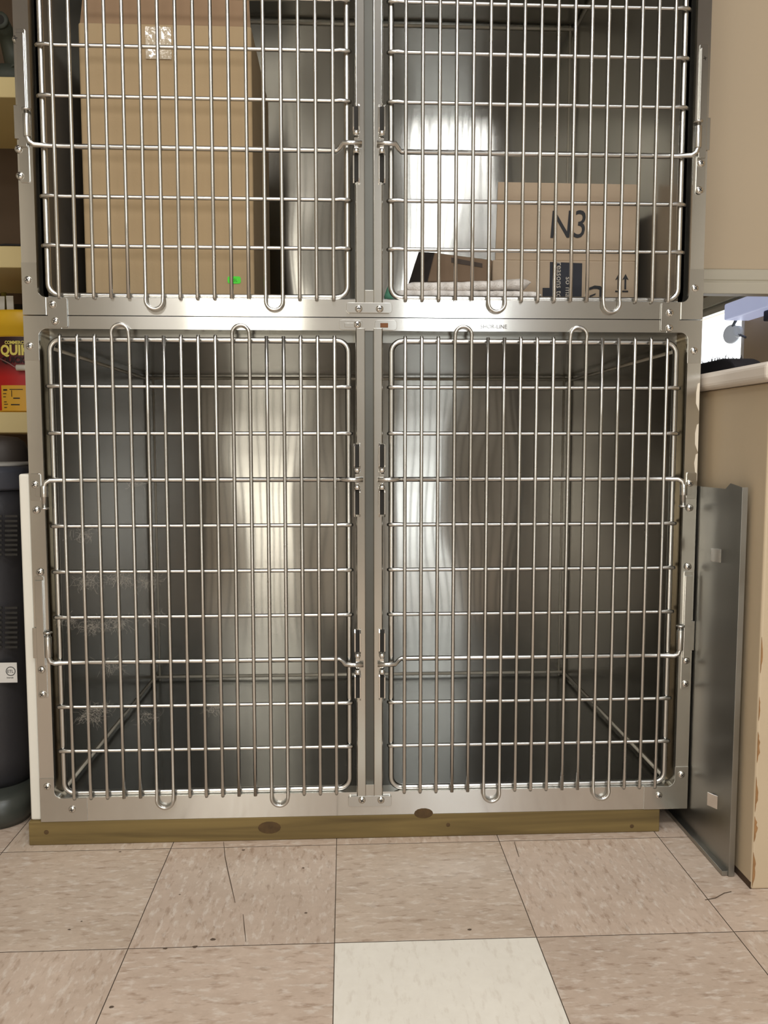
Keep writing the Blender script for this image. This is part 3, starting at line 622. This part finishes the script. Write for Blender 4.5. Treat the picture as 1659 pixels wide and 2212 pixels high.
# ------------------------------------------------------------------ left: shelving and what stands on it
YS = .86
zs = [(at(0, 165, 'Y', YS).z, at(0, 210, 'Y', YS).z), (at(0, 531, 'Y', YS).z, at(0, 578, 'Y', YS).z), (at(0, 890, 'Y', YS).z, at(0, 935, 'Y', YS).z)]
root = empty('shelving_unit', (-1.1, 1.05, 0), 'cream painted wall shelving behind the left side of the cages', 'shelves'); off = -root.location
for a, b_ in zs:
    q = MB().box(-1.6, -.63, YS, 1.27, b_, a).build('shelf', SHELF, root, .003); q.location = off
q = MB().box(-1.64, -1.6, YS, 1.27, 0.0002, 2.2).box(-.63, -.60, YS, 1.27, 0.0002, 2.2).build('upright', SHELF, root, .002); q.location = off
q = MB().box(-1.6, -.63, 1.262, 1.272, 0.0002, 2.2).build('shaded_backing', mat('shaded_wall_brown', srgb(92, 74, 56), .8, 0, .15, (3, 3, 3)), root); q.location = off  # dark brown sheet painted as the shaded wall behind the shelves
# pail
RP = .125; YP = 1.02; pcn = at(68, 790, 'Y', YP); zf = zs[2][0]+.0006
zl = at(20, 722, 'Y', YP-RP).z; zt = at(20, 668, 'Y', YP-RP).z; H = zt-zf
root = empty('pail', (pcn.x, YP, zf), 'yellow lidded pail with a maroon label on the lowest cream shelf', 'pail')
rb = RP*.95
q = MB().lathe([(0, 0), (rb-.004, 0), (rb, .004), (RP*.985, zl-zf-.001)], n=64).build('body', YELP, root)
q = MB().lathe([(rb+.0008, .006), (RP*.985+.0012, zl-zf-.006)], n=48, a0=-PI, a1=0).build('printed_label', MAROON, root); lab = q
q = MB().lathe([(RP*.985, zl-zf-.004), (RP*1.02, zl-zf-.002), (RP*1.02, zl-zf+.018), (RP*1.05, zl-zf+.020), (RP*1.05, H-.008), (RP*1.02, H-.001), (RP*.97, H), (RP*.95, H-.004), (RP*.94, zl-zf-.02), (rb-.008, .006), (0, .006)], n=64).build('rim', YEL, root)
def cyl_patch(a0, a1, z0_, z1_, dr=.0018): return MB().lathe([(rb+dr, z0_), (rb+dr, z1_)], n=20, a0=a0, a1=a1)
aL = -PI/2-math.asin(min(1, .057/RP*1.0))
q = cyl_patch(aL+.10, -.4, .004, at(30, 832, 'Y', YP-RP).z-zf, .0035).build('yellow_panel', YELP, root)
m = MB()
for (pa, w, pz, h) in ((.04, .10, 842, .004), (.03, .09, 850, .002), (.03, .07, 857, .002), (.05, .07, 868, .002), (.05, .10, 873, .002), (.05, .07, 880, .002), (.20, .30, 841, .002), (.24, .015, 850, .018), (.28, .15, 860, .003), (.22, .20, 874, .003)):
    z_ = at(25, pz, 'Y', YP-RP).z-zf; t_ = cyl_patch(aL+.12+pa, aL+.12+pa+w, z_-h/2, z_+h/2, .0046); m.add(t_.v, t_.f)
m.build('printed_lines', INK, root)
zt1 = at(20, 766, 'Y', YP-RP).z-zf; text('lettering', 'QUIKRETE', .038, LEMON, root, None, .0003, (RP*.985+.0022, aL+.15, zt1), .86, bold=.0016)
zt2 = at(20, 743, 'Y', YP-RP).z-zf; text('lettering', 'COMMERCIAL', .0125, LEMON, root, None, .0003, (RP*.985+.0022, aL+.26, zt2), .85, bold=.0004)
zt3 = at(20, 783, 'Y', YP-RP).z-zf; text('lettering', 'QUICK', .023, mat('dark_red_print', srgb(36, 6, 8), .6), root, None, .0003, (RP*.985+.0022, aL+.17, zt3), .9, bold=.0008)
pg = at(43, 794, 'Y', YP-RP-.012); pw = at(-6, 772, 'Y', YP-RP-.004); ro = Vector((pcn.x, YP, zf))
hd = MB().tube([pw-ro, (at(20, 785, 'Y', YP-RP-.01)-ro), (at(32, 793, 'Y', YP-RP-.012)-ro), pg-ro, at(80, 796, 'Y', YP-RP-.012)-ro, at(110, 790, 'Y', YP-RP)-ro], .0014, 8).build('handle', mat('wire', srgb(170, 140, 140), .4, .5), root)
MB().tube([at(36, 794, 'Y', YP-RP-.013)-ro, at(100, 795, 'Y', YP-RP-.013)-ro], .0085, 14).build('grip', WHITEP, hd)
# sticks in the pail
for nm, px, tx_, zt_, mm, w, lab_ in (('paint_stick', 1, 2, 640, WHITEP, .022, 'white paint stick at the frame edge standing in the yellow pail'), ('paint_stick', 21, 21, 639, WHITEP, .021, 'white paint stick nearer the cage standing in the yellow pail')):
    a = at(px+(6 if px > 5 else 0), 678, 'Y', YP); t_ = at(tx_, zt_, 'Y', YP)
    m = MB(); z0_ = zf+.05
    m.add([(a.x-w*.28, YP-.002, z0_), (a.x+w*.28, YP-.002, z0_), (t_.x+w/2, YP-.002, t_.z), (t_.x-w/2, YP-.002, t_.z), (a.x-w*.28, YP+.002, z0_), (a.x+w*.28, YP+.002, z0_), (t_.x+w/2, YP+.002, t_.z), (t_.x-w/2, YP+.002, t_.z)],
          [(0, 1, 2, 3), (4, 7, 6, 5), (0, 4, 5, 1), (1, 5, 6, 2), (2, 6, 7, 3), (3, 7, 4, 0)])
    tag(m.build(nm, mm, None, .0008), lab_, 'stick', 'sticks in the pail')
a = at(11, 640, 'Y', YP+.03)
tag(MB().tube([(a.x+.003, YP+.03, zf+.06), (a.x, YP+.03, a.z-.03), (a.x-.004, YP+.03, a.z+.01)], [.007, .009, .008], 12).build('brush_handle', OLIVE), 'olive brush handle between the two white sticks in the pail', 'handle', 'sticks in the pail')
# dark bottle behind the pail
p = at(38, 640, 'Y', 1.17)
root = empty('bottle', (p.x, 1.19, zf), 'dark maroon bottle standing behind the yellow pail', 'bottle')
MB().lathe([(0, 0), (.040, 0), (.042, .01), (.042, .22), (.030, .27), (.016, .29), (.016, .31)], n=28).build('body', DKRED, root)
MB().lathe([(.018, .305), (.018, .345), (0, .347)], n=20).build('cap', BLACKP, root)
# cable on the second shelf, hose end on the top shelf
a = zs[1][0]+.003
tag(MB().tube([(-1.5, YS+.012, a+.0005), (-1.2, YS+.004, a), (at(0, 530, 'Y', YS).x, YS+.006, a), (at(10, 530, 'Y', YS).x, YS+.003, a+.001), (-.70, YS+.02, a)], .0028, 8).build('cable', INK), 'thin black cable lying along the front of the middle cream shelf', 'cable')
p0 = at(5, 50, 'Y', YS+.03); zt = zs[0][0]
m = MB()
m.tube([(p0.x, YS+.015, p0.z), (p0.x-.004, YS+.06, p0.z-.004), (p0.x-.002, YS+.10, p0.z-.05), (p0.x+.012, YS+.10, zt+.060), (p0.x+.02, YS+.09, zt+.040)], [.021, .021, .026, .032, .034], 16)
m.lathe([(.012, 0), (.022, 0), (.023, .006), (.020, .012)], Matrix.Translation((p0.x, YS+.010, p0.z)) @ Matrix.Rotation(-PI/2, 4, 'X'), 20)
m.lathe([(0, .0), (.013, 0)], Matrix.Translation((p0.x, YS+.0095, p0.z)) @ Matrix.Rotation(-PI/2, 4, 'X'), 16, mi=1)
m.tube([(p0.x-.12, YS+.09, zt+.036), (p0.x, YS+.09, zt+.036), (p0.x+.05, YS+.12, zt+.036), (p0.x+.08, YS+.2, zt+.036)], .034, 16)
tag(m.build('hose', [DKGREEN, DARK]), 'dark green hose with an open end on the top cream shelf', 'hose')

# black appliance on the floor
def rbox(x0, x1, y0, y1, r, prof, mi=0):       # rounded plan swept through (inset, z) pairs
    m = MB(); vs = []; rings = []
    for ins, z in prof:
        pl = rrect(x0+ins, x1-ins, y0+ins, y1-ins, max(.004, r-ins*.6), 8); rings.append(len(pl)); vs += [(x, y, z) for x, y in pl]
    n = rings[0]; fs = [(i*n+j, i*n+(j+1) % n, (i+1)*n+(j+1) % n, (i+1)*n+j) for i in range(len(prof)-1) for j in range(n)]
    fs += [tuple(range(n)), tuple((len(prof)-1)*n+j for j in range(n))]
    return m.add(vs, fs, True)
xa, xr, ya, yb = -1.02, -.680, .10, .40
root = empty('portable_heater', (-.85, .25, 0), 'tall black vented floor appliance with a white label, beside the white board', 'appliance'); off = -root.location
zt = .704
q = rbox(xa, xr, ya, yb, .07, [(.012, .06), (.004, .08), (0, .12), (0, .60), (.002, .652)]).build('body', BLACKP, root); q.location = off
q = rbox(xa-.004, xr+.004, ya-.004, yb+.004, .072, [(.004, .653), (0, .657), (0, .690), (.008, .700)]).build('top_cap', mat('slate_plastic', srgb(60, 61, 68), .4), root, .002); q.location = off
q = rbox(xa+.004, xr-.004, ya+.004, yb-.004, .07, [(0, .7005), (.004, .706), (.03, .7075)]).build('top_rim', mat('grey_rim', srgb(150, 146, 140), .4), root); q.location = off
q = rbox(xa-.012, xr+.012, ya-.045, yb+.03, .06, [(.010, .0004), (0, .02), (.002, .055), (.02, .062)]).build('base', GREYP, root); q.location = off
for (ytop, ybot) in ((1115, 1198), (1313, 1398)):
    for px0, px1 in ((-45, 4), (11, 38)):
        m = MB()
        for k in range(9):
            py = ytop+(ybot-ytop)*k/8; p = at((px0+px1)/2, py, 'Y', ya); q0 = at(px0, py, 'Y', ya); q1 = at(px1, py, 'Y', ya)
            m.obox(Matrix.Translation((p.x, ya+.0006, p.z)), (q1-q0).x, .003, .0042)
        q = m.build('vent_louvres', DARK, root); q.location = off
p0, p1 = at(-40, 1432, 'Y', ya), at(38, 1474, 'Y', ya)
q = MB().box(p0.x, p1.x, ya-.0008, ya+.0002, p1.z, p0.z).build('certification_label', LABELW, root); q.location = off; labq = q
pc = at(23, 1450, 'Y', ya-.0012); m = MB()
ring = [(pc.x+.0085*math.cos(a), ya-.0010, pc.z+.0085*math.sin(a)) for a in [2*PI*k/24 for k in range(24)]]
m.tube(ring, .0007, 6, True)
q2 = m.build('label_emblem', INK, labq)
text('label_lettering', 'ETL', .0085, INK, labq, upright(pc.x-.0068, ya-.0010, pc.z-.003), sx=.9)
text('label_lettering', 'Intertek', .004, INK, labq, upright(pc.x-.008, ya-.0010, pc.z-.014))
# dark dome handle on the appliance
dm = Matrix.Translation((at(3, 975, 'Y', .25).x, .25, .7072)) @ Matrix.Scale(1, 4)
q = MB().lathe([(.052, 0), (.052, .022), (.046, .040), (.032, .050), (0, .054)], dm, 28).build('dome_knob', mat('dark_brown_plastic', srgb(52, 44, 38), .6), root); q.location = off

# ------------------------------------------------------------------ floor
TX, TY, T, g = -.3678, -.3284, .305, .0007
me = bpy.data.meshes.new('floor'); V = []; F = []; UV = []; COL = []
base = (.615, .495, .395)
for i in range(-4, 6):
    for j in range(-9, 6):
        x0 = TX+i*T; y0 = TY+j*T
        n = len(V); V += [(x0+g, y0+g, 0), (x0+T-g, y0+g, 0), (x0+T-g, y0+T-g, 0), (x0+g, y0+T-g, 0)]; F.append((n, n+1, n+2, n+3))
        rr = random.Random(i*31+j*17); ox, oy = rr.uniform(0, 20), rr.uniform(0, 20)
        rot = (i+j) % 2 == 0
        if i == 0 and j == 0: rot = True
        cs = [(0, 0), (T, 0), (T, T), (0, T)]
        UV += [((c[1] if rot else c[0])+ox, (c[0] if rot else c[1])+oy) for c in cs]
        k = rr.uniform(.95, 1.05); c = (base[0]*k, base[1]*k*rr.uniform(.985, 1.015), base[2]*k)
        if i == 1 and j == -1: c = (.87, .825, .73)
        COL += [(*c, .4 if c[0] > .8 else 1)]*4
nt = len(F)
n = len(V); V += [(-1.7, -3.2, -.0015), (1.8, -3.2, -.0015), (1.8, 1.4, -.0015), (-1.7, 1.4, -.0015)]; F.append((n, n+1, n+2, n+3)); UV += [(0, 0)]*4; COL += [(.1, .1, .1, 1)]*4
V += [(x, y, -.1) for x, y in ((-1.7, -3.2), (1.8, -3.2), (1.8, 1.4), (-1.7, 1.4))]
me.from_pydata(V, [], F); me.materials.append(TILE); me.materials.append(GROUT)
me.uv_layers.new(name='tile_uv'); me.color_attributes.new('tint', 'FLOAT_COLOR', 'CORNER'); uvl = me.uv_layers['tile_uv']; ca = me.color_attributes['tint']
for k in range(len(me.loops)): uvl.data[k].uv = UV[k]; ca.data[k].color = COL[k]
me.polygons[nt].material_index = 1
fo = bpy.data.objects.new('floor', me); C.objects.link(fo); struct(fo)
def strip(pix, w):
    m = MB(); P = [at(x, y, 'Z', .0003) for x, y in pix]; vs = []; fs = []
    for i, p in enumerate(P): ww = w*(.3+.7*math.sin(PI*(i+.4)/(len(P)-.2))); vs += [(p.x-ww, p.y, p.z), (p.x+ww, p.y, p.z)]
    for i in range(len(P)-1): fs.append((2*i, 2*i+1, 2*i+3, 2*i+2))
    return m.add(vs, fs)
cr = MB()
for pix, w in (([(483, 1818), (486, 1850), (492, 1880), (500, 1915), (508, 1950)], .0009), ([(525, 1975), (528, 2005), (531, 2034)], .0007), ([(1111, 1818), (1116, 1835), (1121, 1851)], .0008),):
    t_ = strip(pix, w); cr.add(t_.v, t_.f)
def hstrip(pix, w):
    P = [at(x, y, 'Z', .0003) for x, y in pix]; vs = []
    for p in P: vs += [(p.x, p.y-w, p.z), (p.x, p.y+w, p.z)]
    return vs, [(2*i, 2*i+1, 2*i+3, 2*i+2) for i in range(len(P)-1)]
for pix in ([(1523, 1944), (1545, 1940), (1565, 1929), (1580, 1926)],):
    cr.add(*hstrip(pix, .0012))
random.seed(5)
spk = [(259, 1840, .003), (150, 2008, .003), (176, 1990, .002), (460, 2029, .006), (356, 2049, .004), (421, 2045, .005), (655, 1875, .003), (526, 1836, .004), (660, 1972, .003), (388, 1932, .002), (1015, 2008, .004), (240, 2175, .004)]
for px, py, r in spk:
    p = at(px, py, 'Z', .0003); cr.add([(p.x+r*random.uniform(.6, 1.2)*math.cos(a), p.y+r*.6*random.uniform(.6, 1.2)*math.sin(a), p.z) for a in [2*PI*k/7 for k in range(7)]], [tuple(range(7))])
cr.build('floor_crack', mat('crack_dirt', srgb(92, 76, 62), .9), fo)

# ------------------------------------------------------------------ room
WALL = mat('wall_paint', srgb(180, 172, 158), .7, 0, .03, (2, 2, 2))
struct(MB().box(-1.7, 1.8, 1.30, 1.4, 0, 2.6).build('wall_back', WALL))
struct(MB().box(-1.8, -1.7, -3.2, 1.4, 0, 2.6).build('wall_left', WALL))
struct(MB().box(-1.8, 1.9, -3.3, -3.2, 0, 2.6).build('wall_rear', mat('rear_wall_paint', srgb(172, 168, 160), .7)))
struct(MB().box(1.8, 1.9, -3.2, -.2, 0, 2.6).box(1.05, 1.8, -.3, -.2, 0, 2.6).build('wall_right', WALL))
struct(MB().box(-1.8, 1.9, -3.3, 1.4, 2.6, 2.7).build('ceiling', mat('ceiling_paint', srgb(112, 106, 104), .8)))

# ------------------------------------------------------------------ light
def area(name, loc, rot, sx, sy_, e, col):
    l = bpy.data.lights.new(name, 'AREA'); l.shape = 'RECTANGLE'; l.size = sx; l.size_y = sy_; l.energy = e; l.color = col
    o = bpy.data.objects.new(name, l); C.objects.link(o); o.location = loc; o.rotation_euler = rot; return o
area('ceiling_panel_warm', (-.80, -2.25, 2.57), (0, 0, 0), .55, .5, 27, (1, .97, .92))
area('ceiling_panel_cool', (.62, -2.25, 2.57), (0, 0, 0), .60, .5, 27, (.97, .98, 1))
area('floor_fill', (.0, -.85, 2.57), (0, 0, 0), .9, .4, 13, (1, .98, .95))  # added fill that brightens the floor, with no fixture of its own
area('doorway_high', (-.58, -3.12, 1.80), (PI/2, 0, 0), .58, 1.06, 11, (1, .95, .85))
area('doorway_low', (-.58, -3.12, .30), (PI/2, 0, 0), .52, .5, 6, (1, .95, .84))
area('window_high', (.56, -3.12, 1.80), (PI/2, 0, 0), .48, 1.06, 11.5, (.92, .97, 1))
area('window_low', (.58, -3.12, .30), (PI/2, 0, 0), .40, .5, 4.6, (.90, .96, 1))
w = bpy.data.worlds.new('world'); SC.world = w; w.use_nodes = True
w.node_tree.nodes['Background'].inputs[0].default_value = (.9, .88, .85, 1); w.node_tree.nodes['Background'].inputs[1].default_value = .15
SC.view_settings.view_transform = 'Standard'; SC.view_settings.look = 'None'; SC.view_settings.exposure = 0
SC.cycles.use_denoising = True
SC.cycles.max_bounces = 10; SC.cycles.glossy_bounces = 6
